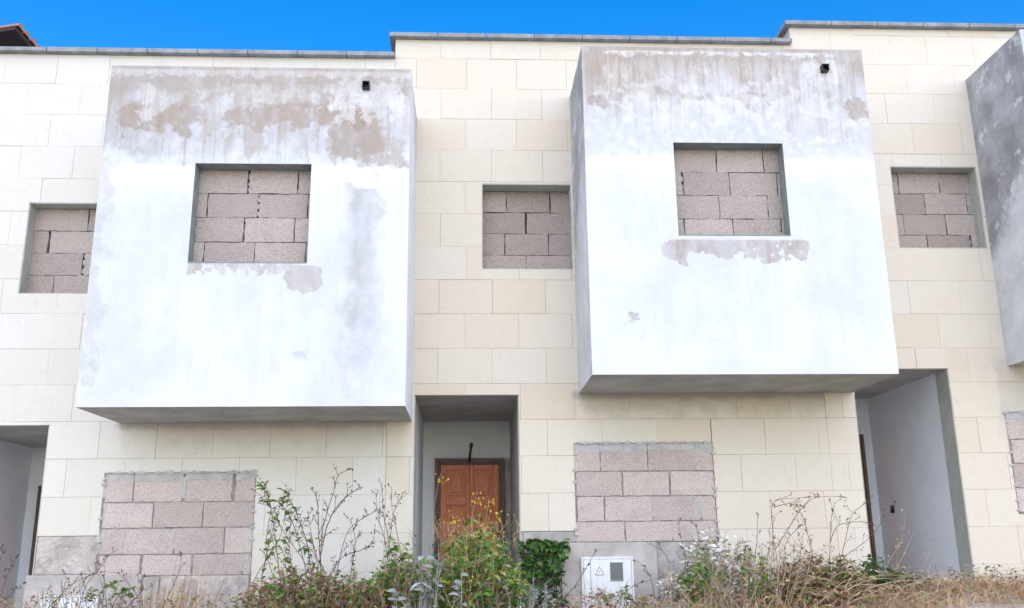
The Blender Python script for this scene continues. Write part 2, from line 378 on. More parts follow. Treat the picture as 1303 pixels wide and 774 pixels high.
seed_m = NT('dark_seed_head', .9, .1); seed_m = seed_m.color(seed_m.mix(seed_m.island(), (.045, .032, .028), (.16, .10, .075))).m
pale_seed = NT('pale_seed_head', .9, .1); pale_seed = pale_seed.color((.50, .40, .30)).m

# ------------------------------------------------------------------ setting: ground, road
gm = NT('dry_earth', .95, .1)
gc = gm.mix(gm.rng(gm.noise(1.1, 6, .65), .35, .7), (.42, .36, .29), (.54, .475, .385))
gc = gm.mix(gm.rng(gm.noise(.5, 4, .6), .5, .7, 0, .5), gc, (.16, .17, .07))
gm = gm.color(gc).bump(gm.noise(14, 6, .65), .7, .04).m
rm = NT('worn_asphalt', .9, .2)
rm = rm.color(rm.mix(rm.noise(60, 3, .7), (.38, .375, .36), (.50, .49, .465))).bump(rm.noise(80), .4, .01).m

def ground_z(x, y):
    xs = max(-12, min(14, x)); s = .062*xs
    near = -.80+s
    road = -1.6+s*.9
    if y < -6.2: z = road
    elif y < -3.2:
        k = (y+6.2)/3.0; k = k*k*(3-2*k); z = road*(1-k)+near*k
    else: z = near
    if -6.2 < y < 1 and abs(x) < 14:
        z += .05*math.sin(x*2.1+y*1.3)+.03*math.sin(x*4.7-y*2.9)
        if x > 4.2 and y > -2.6: z += .05*math.exp(-((y+1.2)/.8)**2)*min(1, (x-4.2)/1.2)
    return z
def gridmesh(name, xs, ys, fz, mat):
    m = MB(); nx = len(xs)
    for y in ys:
        for x in xs: m.v.append((x, y, fz(x, y)))
    for j in range(len(ys)-1):
        for i in range(nx-1):
            m.f.append((j*nx+i, j*nx+i+1, (j+1)*nx+i+1, (j+1)*nx+i)); m.mi.append(0)
    return m.build(name, mat, smooth=True)
def span(a, b, n): return [a+(b-a)*i/n for i in range(n+1)]
gx = [-400, -150, -60, -30]+span(-16, 18, 100)+[30, 60, 150, 400]
gy = [-400, -150, -60, -30, -15]+span(-8, 3, 50)+[8, 15, 40, 120, 400]
tag(gridmesh('ground', gx, gy, ground_z, gm), kind='structure')
tag(gridmesh('road', [-200, -60, -30]+span(-14, 16, 30)+[30, 60, 200], span(-16.5, -6.6, 8), lambda x, y: ground_z(x, -9)+.012, rm), kind='structure')
km = MB()
xs = span(-60, 60, 100)
for a, b in zip(xs, xs[1:]):
    za, zb = ground_z(a, -9), ground_z(b, -9); n = len(km.v)
    for x, z in ((a, za), (b, zb)):
        for (y, dz) in ((-6.6, -.1), (-6.6, .12), (-6.45, .13), (-6.45, -.1)): km.v.append((x, y, z+dz))
    for k in range(3): km.f.append((n+k, n+4+k, n+5+k, n+k+1)); km.mi.append(0)
tag(km.build('kerb', coping_m), kind='structure')

# ------------------------------------------------------------------ houses
TZ, TP, TX, TW = .172, .408, .295, .618      # cladding courses and tile length
def cladding(parent, x0, x1, zbot, ztop, holes, mat, seed):
    rr = random.Random(seed); m = MB()
    k0 = int(math.floor((zbot-TZ)/TP))
    z = TZ+k0*TP; k = k0
    while z < ztop:
        off = TX+(.31 if k % 2 else 0)+rr.uniform(-.012, .012)
        i = math.floor((x0-off)/TW); x = off+i*TW
        while x < x1:
            g = rr.uniform(.0006, .0018); gz = rr.uniform(.0006, .0018)
            r = (max(x0, x)+g, min(x1, x+TW)-g, max(zbot, z)+gz, min(ztop, z+TP)-gz)
            if r[1]-r[0] > .02 and r[3]-r[2] > .02:
                yo = rr.uniform(-.003, .003)
                ty = [yo+rr.uniform(-.001, .001) for _ in range(4)]
                for q in minus(r, holes):
                    if q[1]-q[0] < .012 or q[3]-q[2] < .012: continue
                    n = len(m.v)
                    for yb in (0, 1):
                        for (xx, zz, c) in ((q[0], q[2], 0), (q[1], q[2], 1), (q[1], q[3], 2), (q[0], q[3], 3)):
                            m.v.append((xx, .03 if yb else ty[c], zz))
                    for f in ((0, 1, 2, 3), (0, 4, 5, 1), (1, 5, 6, 2), (2, 6, 7, 3), (3, 7, 4, 0)):
                        m.f.append(tuple(n+a for a in f)); m.mi.append(0)
            x += TW
        z += TP; k += 1
    return m.build('stone_cladding', mat, parent)

def infill(name, parent, x0, x1, z0, z1, y, rows, mat, joint, flush, seed, ch=.272, bl=.53, depth=.15, gap=.0065):
    """a blocked-up opening: rows = first vertical joint of each course from the top (metres from x0)"""
    rr = random.Random(seed); m = MB()
    m.box(x0, x1, y+(.011 if flush else .035), y+depth, z0, z1, 1)
    zt = z1-(.014 if not flush else .045)
    for r in range(30):
        zb = max(z0+.004, zt-ch)
        if zt-z0 < .05: break
        xs_ = [x0+.004]; x = x0+rows[r % len(rows)]
        while x < x1-.03: xs_.append(x); x += bl+rr.uniform(-.006, .006)
        xs_.append(x1-.004)
        for a, b in zip(xs_, xs_[1:]):
            g = gap*rr.uniform(.5, 1.3)
            wide = rr.random() < .28
            a2 = a+g+(rr.uniform(.006, .022) if wide else 0); b2 = b-g*.5; t2 = zt-gap*rr.uniform(.4, 1.0); b3 = zb+gap*.4
            yy = y+rr.uniform(-.006, .006)*(.35 if flush else 1)
            # block front as a 6 x 3 grid with a rough face and chipped rim
            nx, nz = max(2, int((b2-a2)/.07)), 4
            n = len(m.v)
            for jz in range(nz+1):
                for ix in range(nx+1):
                    ed = ix in (0, nx) or jz in (0, nz)
                    px = a2+(b2-a2)*ix/nx+(rr.uniform(-.005, .005) if ed else 0)
                    pz = b3+(t2-b3)*jz/nz+(rr.uniform(-.004, .004) if ed else 0)
                    m.v.append((px, yy+(rr.uniform(.0, .006)*(.6 if flush else 1) if ed else rr.uniform(-.003, .003)), pz))
            for jz in range(nz):
                for ix in range(nx):
                    m.f.append((n+jz*(nx+1)+ix, n+jz*(nx+1)+ix+1, n+(jz+1)*(nx+1)+ix+1, n+(jz+1)*(nx+1)+ix)); m.mi.append(0)
            ring = [n+i for i in range(nx+1)]+[n+j*(nx+1)+nx for j in range(1, nz+1)]+[n+nz*(nx+1)+i for i in range(nx-1, -1, -1)]+[n+j*(nx+1) for j in range(nz-1, 0, -1)]
            nb = len(m.v)
            for i in ring: v = m.v[i]; m.v.append((v[0], y+.06, v[2]))
            L = len(ring)
            for i in range(L): m.f.append((ring[i], nb+i, nb+(i+1) % L, ring[(i+1) % L])); m.mi.append(0)
            if flush and rr.random() < .4: m.box(a-.002-rr.uniform(0, .012), a2+.002, y-.001, y+.03, b3+rr.uniform(0, .05), t2, 2, .003)
            if flush and zt > z1-.05: m.box(a2-.004, b2+.004, y-.0022, y+.03, t2-rr.uniform(.02, .05), z1-.012, 2, .003)
            # mortar squeezed out of some joints
            if wide and not flush and rr.random() < .8:
                zz = b3+rr.uniform(.0, .05)
                while zz < t2-.02:
                    h = rr.uniform(.02, .06); m.box(a+g*.3, a2-.001, y+.012+rr.uniform(0, .012), y+.05, zz, min(t2, zz+h), 2, .003); zz += h+rr.uniform(.004, .05)
        zt = zb
    if flush:      # smeared bedding mortar round the rim
        def smear(ax, az, bx, bz, w, n):
            for i in range(n):
                t = (i+rr.random())/n; px = ax+(bx-ax)*t; pz = az+(bz-az)*t
                q = []; k = 7; rw = w*rr.uniform(.35, 1.5)
                for e in range(k):
                    an = 2*math.pi*e/k; q.append((px+math.cos(an)*rw*rr.uniform(.7, 1.5), y-.0095-rr.uniform(0, .004), pz+math.sin(an)*rw*rr.uniform(.5, 1.0)))
                n0 = len(m.v); m.v.append((px, y-.019-rr.uniform(0, .004), pz)); m.v += q
                for e in range(k): m.f.append((n0, n0+1+e, n0+1+(e+1) % k)); m.mi.append(2)
        smear(x0, z1-.006, x1, z1-.006, .022, 46); smear(x0+.004, z0, x0+.004, z1, .021, 10); smear(x1-.004, z0, x1-.004, z1, .021, 11)
    return m.build(name, [mat, joint, mort], parent)

def house(label, x0, x1, zc, base, bay, swin, gwin, porch, st, tile_floor, clad_holes, sides, frontm, seed, zfl, wall_left=None):
    """terraced house: zc = underside of the coping"""
    h = thing('terraced_house', (x0, 0, base), label, 'house', 'stepped row of unfinished terraced houses')
    wl_ = x0 if wall_left is None else wall_left
    holes = [swin, gwin, porch]
    zb = base-.6
    w = MB()
    for q in minus((wl_, x1, zb, zc), holes): w.box(q[0], q[1], .03, .29, q[2], q[3])
    w.box(wl_, wl_+.25, .29, 8.0, zb, zc); w.box(x1-.25, x1-.002, .29, 8.0, zb, zc); w.box(wl_+.25, x1-.25, 7.75, 8.0, zb, zc)
    w.build('wall', backing, h)
    rf = MB(); rf.box(wl_+.25, x1-.25, .29, 7.75, zc-.75, zc-.55); rf.build('roof', roofing, h)
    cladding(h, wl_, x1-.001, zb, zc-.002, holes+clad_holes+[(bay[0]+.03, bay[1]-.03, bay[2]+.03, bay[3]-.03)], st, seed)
    # coping: stones about 0.6 m long, front and both returns
    c = MB(); rr = random.Random(seed+5)
    x = wl_-.075
    xe = x1+(.075 if x1 > 8 else 0)
    while x < xe-.02:
        L = min(.60, xe-x)
        j = rr.uniform(-.003, .003)
        c.box(x+.004, x+L-.004, -.08+j, .33, zc, zc+.055+j); x += L
    y = .33
    while y < 7.9:
        c.box(wl_-.075, wl_+.32, y+.004, y+.6, zc, zc+.055); y += .606
    c.build('coping', coping_m, h, bevel=.005)
    # projecting bay
    bx0, bx1, bz0, bz1, wx0, wx1, wz0, wz1, sp_ = bay
    b = MB(); YF = -1.2; rd = .18
    def face(pts, mi): b.quad(pts, mi)
    for q in minus((bx0, bx1, bz0, bz1), [(wx0, wx1, wz0, wz1)]):
        b.quad([(q[0], YF, q[2]), (q[1], YF, q[2]), (q[1], YF, q[3]), (q[0], YF, q[3])], 0)
    b.quad([(bx0, 0, bz0), (bx0, YF, bz0), (bx0, YF, bz1), (bx0, 0, bz1)], 1)
    b.quad([(bx1, YF, bz0), (bx1, 0, bz0), (bx1, 0, bz1), (bx1, YF, bz1)], 2)
    b.quad([(bx0, 0, bz0), (bx1, 0, bz0), (bx1, YF, bz0), (bx0, YF, bz0)], 3)
    b.quad([(bx0, YF, bz1), (bx1, YF, bz1), (bx1, 0, bz1), (bx0, 0, bz1)], 3)
    yi = YF+rd
    b.quad([(wx0, YF, wz0), (wx0, yi, wz0), (wx0, yi, wz1), (wx0, YF, wz1)], 4)
    b.quad([(wx1, yi, wz0), (wx1, YF, wz0), (wx1, YF, wz1), (wx1, yi, wz1)], 4)
    b.quad([(wx0, YF, wz1), (wx0, yi, wz1), (wx1, yi, wz1), (wx1, YF, wz1)], 4)
    b.quad([(wx0, YF, wz0), (wx1, YF, wz0), (wx1, yi, wz0), (wx0, yi, wz0)], 4)
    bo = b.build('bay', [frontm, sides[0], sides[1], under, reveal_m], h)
    infill('blocked_window', bo, wx0-.02, wx1+.02, wz0-.02, wz1+.02, yi, st_rows[seed][0], block_m, gap_m, False, seed+1)
    bar = MB(); bar.box(wx0+.002, wx1-.002, YF+.004, YF+.05, wz0-.004, wz0+.018); bar.build('sill', reveal_m, bo)
    if sp_:
        s = MB(); sx, sz = sp_
        r = .039; y0 = YF-.07; y1 = YF+.1; th = .008
        s.box(sx-r, sx+r, y0, y1, sz+r-th, sz+r); s.box(sx-r, sx+r, y0+.02, y1, sz-r, sz-r+th)
        s.box(sx-r, sx-r+th, y0+.005, y1, sz-r+th, sz+r-th); s.box(sx+r-th, sx+r, y0+.005, y1, sz-r+th, sz+r-th)
        s.box(sx-r+th, sx+r-th, YF-.004, y1, sz-r+th, sz+r-th)
        s.build('drain_spout', black_m, bo)
    # small upper window: stone reveal and blocks
    a0, a1, c0, c1 = swin
    wi = infill('blocked_window', h, a0, a1, c0, c1, .22 if seed == 20 else .18, st_rows[seed][1], block_m, gap_m, False, seed+2)
    rv = MB(); t = .012
    rv.box(a0-.001, a0+t, .004, .30, c0, c1); rv.box(a1-t, a1+.001, .004, .30, c0, c1)
    rv.box(a0+t, a1-t, .004, .30, c1-t, c1+.001); rv.box(a0+t, a1-t, .002, .30, c0-.001, c0+t)
    rv.build('reveal', weathered, wi)
    # ground floor window, blocks flush with the wall
    a0, a1, c0, c1 = gwin
    infill('blocked_window', h, a0, a1, c0, c1, .004, st_rows[seed][2], block_lo, joint_lo, True, seed+3, gap=.012)
    # porch
    p0, p1, _, pz = porch; RD = 2.26
    p = MB()
    p.box(p0-.2, p0+.004, .29, RD, zfl-.1, pz+.0, 0, skip=''); p.box(p1-.004, p1+.2, .29, RD, zfl-.1, pz, 2 if seed == 20 else 0)
    p.box(p0+.004, p1-.004, .032, RD, pz-.006, pz+.12, 1)
    p.box(p0-.2, p1+.2, RD, RD+.2, zfl-.1, pz+.12, 0)
    p.box(p0-.2, p1+.2, -.02, RD, zfl-.12, zfl-.003, 3)
    po = p.build('porch', [plaster, under, rough_m, screed], h)
    jm = MB(); jm.box(p0-.001, p0+.012, .004, .288, zfl, pz-.008); jm.box(p1-.012, p1+.001, .004, .288, zfl, pz-.008)
    jm.build('porch_jamb', weathered, po)
    sh = -.085 if seed == 30 else 0
    d0, d1, dz = p0+.168+sh, p0+1.089+sh, pz-.508
    if seed == 20:       # an unplastered strip beside the door
        q = MB(); q.box(d1, p1-.006, RD-.012, RD-.001, zfl, dz+.005); q.build('bare_strip', rough_m, po)
    door = MB(); df = .07; Yd = RD-.06
    zt_ = dz-.085
    door.box(d0+df, d1-df, Yd+.032, Yd+.045, zfl+.01, zt_)
    cw = (d1-d0-2*df)/2
    rows_ = ((.07, .43), (.53, 1.22), (1.32, 1.92))
    for c_ in range(2):
        xa = d0+df+cw*c_; e0, e1 = xa+.075-.025*c_, xa+cw-.05-.025*c_
        door.box(xa+.002, e0, Yd, Yd+.031, zfl+.012, zt_-.001); door.box(e1, xa+cw-.002, Yd, Yd+.031, zfl+.012, zt_-.001)
        zz = zt_-.001
        for (s0, s1) in rows_+((zt_-zfl-.013, 0),):
            door.box(e0+.0005, e1-.0005, Yd+.0006, Yd+.031, zt_-s0, zz); zz = zt_-s1
        for (s0, s1) in rows_:
            za, zb_ = zt_-s1, zt_-s0
            door.box(e0+.026, e1-.026, Yd+.014, Yd+.031, za+.026, zb_-.026)
            door.box(e0+.062, e1-.062, Yd-.006, Yd+.0135, za+.062, zb_-.062)
    do = door.build('front_door', door_m, h, bevel=.006)
    fr = MB()
    for k, (w0, w1, ya) in enumerate(((0, .04, Yd-.02), (.04, df, Yd+.0))):
        fr.box(d0+w0, d0+w1, ya, RD-.002, zfl, dz-w0); fr.box(d1-w1, d1-w0, ya, RD-.002, zfl, dz-w0)
        fr.box(d0+w1, d1-w1, ya, RD-.002, dz-w1, dz-w0)
    fr.box(d0+df, d1-df, Yd+.01, RD-.002, dz-.085, dz-df)
    fr.build('door_frame', frame_m, do, bevel=.003)
    return h

st_rows = {10: ([.53, .12, .52, .12], [.62, .18, .60, .30], [.32, .55, .26, .46]),
           20: ([.53, .13, .53, .13], [.30, .53, .28, .53], [.29, .53, .32, .54]),
           30: ([.5, .1, .5, .1], [.17, .48, .18, .45], [.30, .53, .30, .53])}
h1 = house('leftmost pale house with a grey streak down its white bay', -5.88, -.888, 5.868, -1.2,
           (-3.82, -.61, 1.376, 5.074, -2.85, -1.64, 2.85, 3.95, (-1.09, 4.853)), (-5.085, -4.01, 2.85, 3.952), (-3.925, -2.295, -.25, .838),
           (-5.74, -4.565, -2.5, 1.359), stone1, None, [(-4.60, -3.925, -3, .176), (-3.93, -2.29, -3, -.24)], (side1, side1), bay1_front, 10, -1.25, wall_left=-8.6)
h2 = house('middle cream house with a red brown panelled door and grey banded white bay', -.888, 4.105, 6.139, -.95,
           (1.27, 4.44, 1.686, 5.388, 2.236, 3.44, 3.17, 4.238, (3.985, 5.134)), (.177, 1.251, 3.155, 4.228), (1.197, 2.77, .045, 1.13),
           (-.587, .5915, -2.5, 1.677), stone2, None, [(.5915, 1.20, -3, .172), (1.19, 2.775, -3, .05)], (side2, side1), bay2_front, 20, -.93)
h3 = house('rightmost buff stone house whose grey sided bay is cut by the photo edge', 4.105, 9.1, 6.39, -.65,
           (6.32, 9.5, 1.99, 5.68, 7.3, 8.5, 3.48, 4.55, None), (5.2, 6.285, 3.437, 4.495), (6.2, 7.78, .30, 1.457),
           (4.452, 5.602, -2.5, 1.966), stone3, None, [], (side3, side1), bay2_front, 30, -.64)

# plinths and rough bases below the cladding
p = MB(); p.box(-4.563, -3.928, .006, .03, -.225, .172, 0); p.box(-4.62, -3.42, -.05, .03, -1.7, -.225, 1); p.box(-3.42, -3.24, -.035, .03, -1.7, -.26, 2)
p.box(-3.24, -2.31, -.02, .03, -1.7, -.25, 0)
p.build('plinth', [rubble_m, plinth_m, rough_m], h1, bevel=.012)
p = MB(); p.box(.62, 1.193, .008, .03, .05, .168, 0); p.box(.66, 2.07, -.055, .03, -1.5, .045, 1); p.box(2.07, 2.77, -.02, .03, -1.5, .04, 0)
p.build('plinth', [rough_m, plinth_m], h2, bevel=.012)
# iron stub above the middle door, switch box in the right porch
s = MB(); s.tube([(.035, 2.24, 1.115), (.045, 1.95, 1.19), (.06, 1.62, 1.275)], .016, .016, 8, cap=True)
s.tube([(.058, 1.66, 1.268), (.062, 1.58, 1.29)], .024, .024, 8, cap=True); s.build('iron_stub', black_m, h2, smooth=False)
d = fwd+rt*((1136-CCX)/CF)-upv*((648-CCY)/CF); q = Vector((0, -CD, 0))+d*(5.597/d.x)
s = MB(); s.box(5.585, 5.599, q.y-.05, q.y+.05, q.z-.05, q.z+.05); s.build('switch_box', black_m, h3)

# neighbour's tiled roof behind the left house
c0 = at(20, 31, 4.0)
nb = thing('tiled_roof_house', (c0.x-4, 6, 0), 'neighbouring house with a terracotta tiled roof, its dark eave corner above the left parapet', 'house')
b = MB(); b.box(c0.x-8, c0.x-.9, 5.2, 12, -1.5, c0.z-1.75); b.build('wall', backing, nb)
sl = .2
rm_ = MB()
n = len(rm_.v)
for (x, y, dz) in ((c0.x-9, 4.0, 0), (c0.x, 4.0, 0), (c0.x, 12.5, 0), (c0.x-9, 12.5, 0)): rm_.v.append((x, y, c0.z-.10+(x-c0.x)*sl))
for (x, y, dz) in ((c0.x-9, 4.0, 0), (c0.x, 4.0, 0), (c0.x, 12.5, 0), (c0.x-9, 12.5, 0)): rm_.v.append((x, y, c0.z-.02+(x-c0.x)*sl))
for f in ((3, 2, 1, 0), (4, 5, 6, 7), (0, 1, 5, 4), (1, 2, 6, 5), (2, 3, 7, 6), (3, 0, 4, 7)): rm_.f.append(tuple(n+i for i in f)); rm_.mi.append(1)
y = 4.02
while y < 12.4:      # barrel tiles running down from the high edge
    pts = []
    for i in range(9):
        an = math.pi*i/8; pts.append((y+.11-.11*math.cos(an), .085*math.sin(an)))
    for xa, xb in ((c0.x+.03, c0.x-9),):
        n = len(rm_.v)
        for x in (xa, xb):
            for (yy, zz) in pts: rm_.v.append((x, yy, c0.z-.015+(x-c0.x)*sl+zz))
        for i in range(8): rm_.f.append((n+i, n+i+1, n+9+i+1, n+9+i)); rm_.mi.append(0)
        rm_.f.append(tuple(n+i for i in range(9))); rm_.mi.append(0)
    y += .235
rm_.build('roof', [tile_m, soffit_m], nb)

# ------------------------------------------------------------------ utility cabinets
def cabinet(x0, x1, ztop, h, label, vent=True):
    t = thing('utility_cabinet', ((x0+x1)/2, -.06, ztop-h), label, 'utility cabinet', 'white utility cabinets set in the house plinths')
    b = MB(); f = .022; Y0 = -.088
    b.box(x0, x1, -.075, -.05, ztop-h, ztop)
    b.box(x0, x0+f, Y0, -.075, ztop-h, ztop); b.box(x1-f, x1, Y0, -.075, ztop-h, ztop); b.box(x0+f, x1-f, Y0, -.075, ztop-f, ztop); b.box(x0+f, x1-f, Y0, -.075, ztop-h, ztop-h+f)
    b.build('housing', cab_m, t, bevel=.003)
    d = MB(); d.box(x0+.10, x1-.028, -.094, -.076, ztop-h+.03, ztop-.03); d.box(x0+.026, x0+.094, -.090, -.076, ztop-h+.03, ztop-.03)
    do = d.build('cabinet_door', cab_m, t, bevel=.003)
    if vent:
        v = MB(); vx0, vx1, vz1, vz0 = x0+.315, x0+.44, ztop-.065, ztop-.235
        v.box(vx0, vx1, -.0955, -.0945, vz0, vz1)
        for k in range(9):
            xx = vx0+.008+k*.0125; v.box(xx, xx+.005, -.101, -.0955, vz0+.012, vz1-.008)
        v.box(vx0-.006, vx1+.006, -.104, -.0946, vz0-.014, vz0); v.box(vx0-.006, vx0, -.102, -.0946, vz0, vz1+.006); v.box(vx1, vx1+.006, -.102, -.0946, vz0, vz1+.006); v.box(vx0, vx1, -.102, -.0946, vz1, vz1+.006)
        v.build('vent', grey_vent, t)
        s = MB(); cx_, zb, zt, hw = x0+.195, ztop-.19, ztop-.10, .05
        A, B, C = (cx_-hw, zb), (cx_+hw, zb), (cx_, zt); ctr = ((A[0]+B[0]+C[0])/3, (A[1]+B[1]+C[1])/3)
        def sc2(P, k): return (ctr[0]+(P[0]-ctr[0])*k, ctr[1]+(P[1]-ctr[1])*k)
        s.quad([(P[0], -.0950, P[1]) for P in (A, B, C)], 1)
        for P, Q in ((A, B), (B, C), (C, A)):
            i, j = sc2(P, .80), sc2(Q, .80); s.quad([(P[0], -.0956, P[1]), (Q[0], -.0956, Q[1]), (j[0], -.0956, j[1]), (i[0], -.0956, i[1])], 0)
        bolt = [(.006, .052), (-.009, .026), (.000, .026), (-.005, .010), (.010, .033), (.001, .033)]
        s.quad([(cx_+a, -.0957, zb+.004+z) for a, z in bolt], 0)
        s.build('warning_sign', [sign_red, sign_white], t)
    return t
cabinet(1.235, 1.80, -.106, .75, 'white utility cabinet with a warning triangle and grey vent below the middle blocked window')
cabinet(-4.42, -3.84, -.425, .70, 'white cabinet half hidden by twigs low under the left rough plinth', False)

# ------------------------------------------------------------------ vegetation
def bez(a, b, c, n):
    a, b, c = Vector(a), Vector(b), Vector(c)
    return [a*(1-t)**2+b*(2*t*(1-t))+c*t*t for t in [i/n for i in range(n+1)]]
def rdir(up=0.2):
    an = U(0, 2*math.pi); z = U(-.5, .8)+up
    return Vector((math.cos(an), math.sin(an), z)).normalized()

class Plant:
    def __init__(s, name, label, cat, base, stem_m, leaf_m=None, seed_mat=None, group=None):
        s.t = thing(name, base, label, cat, group); s.st, s.lf, s.sd = MB(), MB(), MB()
        s.stem_m, s.leaf_m, s.seed_m = stem_m, leaf_m, seed_mat
    def leafy(s, path, n, L, t0=.2, up=.1, W=.55, droop=.5):
        m = len(path)-1
        for _ in range(n):
            t = U(t0, 1)*m; i = min(m-1, int(t)); p = path[i].lerp(path[i+1], t-i)
            d = rdir(up); s.lf.leaf(p, d, (U(-.5, .5), U(-.9, .1), 1), L*U(.55, 1.25), L*W*U(.7, 1.1), U(.0, .5), droop*U(0, 1.6))
    def seeds(s, p, n, r, sp):
        for _ in range(n):
            q = Vector(p)+Vector((U(-1, 1), U(-1, 1), U(-1, 1)))*sp
            s.sd.bud(q, r*U(.6, 1.25))
    def stem(s, path, r, twigs=0, tl=.2, seeds=0, sr=.008, leaves=0, L=.05, lvl=1, t0=.25, lean=.6):
        jit = [p+Vector((U(-1, 1), U(-1, 1), U(-1, 1)))*r*.6 if 0 < i < len(path)-1 else p for i, p in enumerate(path)]
        s.st.tube(jit, r, r*.38, 4 if r > .003 else 3)
        m = len(path)-1
        if leaves: s.leafy(path, leaves, L, t0)
        for k in range(twigs):
            t = (t0+(1-t0)*(k+U(.1, .9))/twigs)*m; i = min(m-1, int(t)); p = jit[i].lerp(jit[i+1], t-i)
            ax = (path[i+1]-path[i]).normalized(); sidev = rdir(.1); d = (ax*U(.4, 1)+sidev*lean*U(.7, 1.4)).normalized()
            ln = tl*U(.5, 1.3)*(1.15-.5*t/m)
            e = p+d*ln; mid = p+d*ln*.55+Vector((U(-.2, .2), U(-.2, .2), U(-.05, .2)))*ln*.5
            tp = bez(p, mid, e, 4)
            if lvl > 0: s.stem(tp, r*.55, max(1, int(twigs*.35)), tl*.42, seeds, sr, max(0, leaves//4), L*.8, lvl-1, .3, lean)
            else:
                s.st.tube(tp, r*.5, r*.3, 3)
            if seeds:
                s.seeds(e, seeds, sr, sr*1.6)
                if U(0, 1) < .5: s.seeds(tp[2], 1, sr*.8, sr)
    def done(s):
        s.st.build('stems', s.stem_m, s.t)
        if s.lf.v: tag(s.lf.build('leaves', s.leaf_m, s.t), kind='stuff')
        if s.sd.v: tag(s.sd.build('flowers' if s.seed_m is L_yel else 'seed_heads', s.seed_m, s.t), kind='stuff')

def gpt(px, Y):
    p = at(px, 760, Y); return Vector((p.x, Y, ground_z(p.x, Y)-.02))
def path_px(pts, Y0, Y1, n=22):
    """smooth stem through points read from the photograph, the depth drifting from Y0 to Y1"""
    P = [at(x, y, Y0+(Y1-Y0)*i/max(1, len(pts)-1)) for i, (x, y) in enumerate(pts)]
    out = []
    for i in range(len(P)-1):
        a = P[max(0, i-1)]; b = P[i]; c = P[i+1]; d = P[min(len(P)-1, i+2)]
        k = max(2, n//(len(P)-1))
        for j in range(k):
            t = j/k
            out.append(.5*((2*b)+(c-a)*t+(2*a-5*b+4*c-d)*t*t+(3*b-a-3*c+d)*t**3))
    out.append(P[-1]); return out
def rooted(pts, Y0, Y1):
    pa = path_px(pts, Y0, Y1); g = Vector((pa[0].x+U(-.05, .05), Y0, ground_z(pa[0].x, Y0)-.02))
    return [g, g.lerp(pa[0], .5)]+pa

# --- tall weeds in front of the left house
w = Plant('tall_weed', 'tall reddish weed arching with green leaves right of the left blocked window', 'weed', gpt(370, -1.1), S_red, L_green, seed_m)
for pts in ([(395, 770), (388, 720), (372, 665), (356, 640), (338, 640)], [(400, 770), (392, 700), (378, 655), (362, 624)], [(360, 770), (352, 700), (343, 640), (334, 618)],
            [(330, 765), (336, 720), (348, 672), (358, 640)], [(385, 770), (372, 725), (368, 690), (372, 640)]):
    w.stem(rooted(pts, -1.1, -.9+U(-.2, .2)), .0062, 6, .15, 1, .007, 14, .085)
    w.stem(rooted([(x+U(-14, 14), y+U(0, 18)) for x, y in pts], -1.2, -.9), .005, 5, .14, 1, .006, 6, .065)
w.done()
w = Plant('tall_weed', 'tallest bare weed with a forked dark stem and seed heads, against the pale wall', 'weed', gpt(408, -1.0), S_red, L_green, seed_m)
for pts in ([(410, 775), (408, 720), (411, 672), (424, 628), (430, 606), (443, 598)], [(411, 690), (420, 660), (436, 636), (458, 620)], [(408, 720), (406, 690), (405, 655), (403, 630)],
            [(418, 775), (416, 735), (400, 700), (392, 650)]):
    w.stem(rooted(pts, -1.0, -1.0+U(-.2, .2)) if pts[0][1] > 750 else path_px(pts, -1.0, -1.1), .0068, 7, .15, 1, .0075, 2, .06)
w.done()
w = Plant('dry_weed', 'thin bow shaped dry weed leaning right over the brown undergrowth', 'weed', gpt(430, -.9), S_dark, L_brown, seed_m)
for pts in ([(420, 775), (430, 720), (444, 675), (470, 655), (480, 648)], [(405, 775), (430, 715), (460, 700), (476, 690)], [(440, 775), (448, 720), (452, 690), (446, 660)]):
    w.stem(rooted(pts, -.9, -.9), .005, 7, .13, 2, .007, 2, .04)
w.done()
w = Plant('dry_weed', 'delicate dry weed with twin stems and fine seed heads left of the porch', 'weed', gpt(494, -.9), S_dark, L_brown, seed_m)
for pts in ([(496, 775), (492, 700), (482, 660), (478, 622)], [(494, 775), (496, 690), (502, 650), (512, 630)], [(490, 770), (494, 690), (488, 655), (486, 612)], [(505, 775), (512, 720), (500, 655), (498, 620)]):
    w.stem(rooted(pts, -.9, -.85), .0048, 8, .12, 1, .0065, 1, .05)
w.done()
w = Plant('dry_weed', 'lone grey stalk with seed heads in front of the left edge porch', 'weed', gpt(12, -.8), S_dark, L_brown, seed_m)
for pts in ([(-5, 775), (2, 755), (12, 725), (20, 712)], [(-8, 770), (-2, 720), (4, 700)], [(-12, 775), (10, 760), (25, 745)]):
    w.stem(rooted(pts, -.8, -.8), .004, 5, .09, 2, .008)
w.done()
w = Plant('dry_weed', 'sparse seed bearing twigs in front of the left rough plinth', 'weed', gpt(120, -.9), S_dark, L_brown, seed_m)
for pts in ([(100, 775), (110, 745), (130, 720), (140, 705)], [(130, 775), (133, 740), (132, 712)], [(60, 775), (90, 745), (110, 735)], [(185, 775), (165, 745), (150, 730), (135, 728)], [(205, 775), (225, 735), (232, 705)], [(160, 775), (180, 752), (178, 738)], [(70, 775), (78, 760), (84, 735)]):
    w.stem(rooted(pts, -.9, -.8), .0042, 5, .11, 2, .0065, 2, .04)
w.done()
w = Plant('creeper', 'leafy green creeper sprig over the half hidden left cabinet', 'plant', gpt(150, -1.0), S_red, L_green)
for pts in ([(110, 780), (130, 752), (148, 742)], [(140, 780), (152, 757), (170, 748)], [(100, 780), (112, 765), (120, 752)], [(170, 780), (165, 762), (158, 752)]):
    w.stem(rooted(pts, -1.0, -1.0), .004, 3, .08, 0, .01, 12, .075, t0=.5)
w.done()
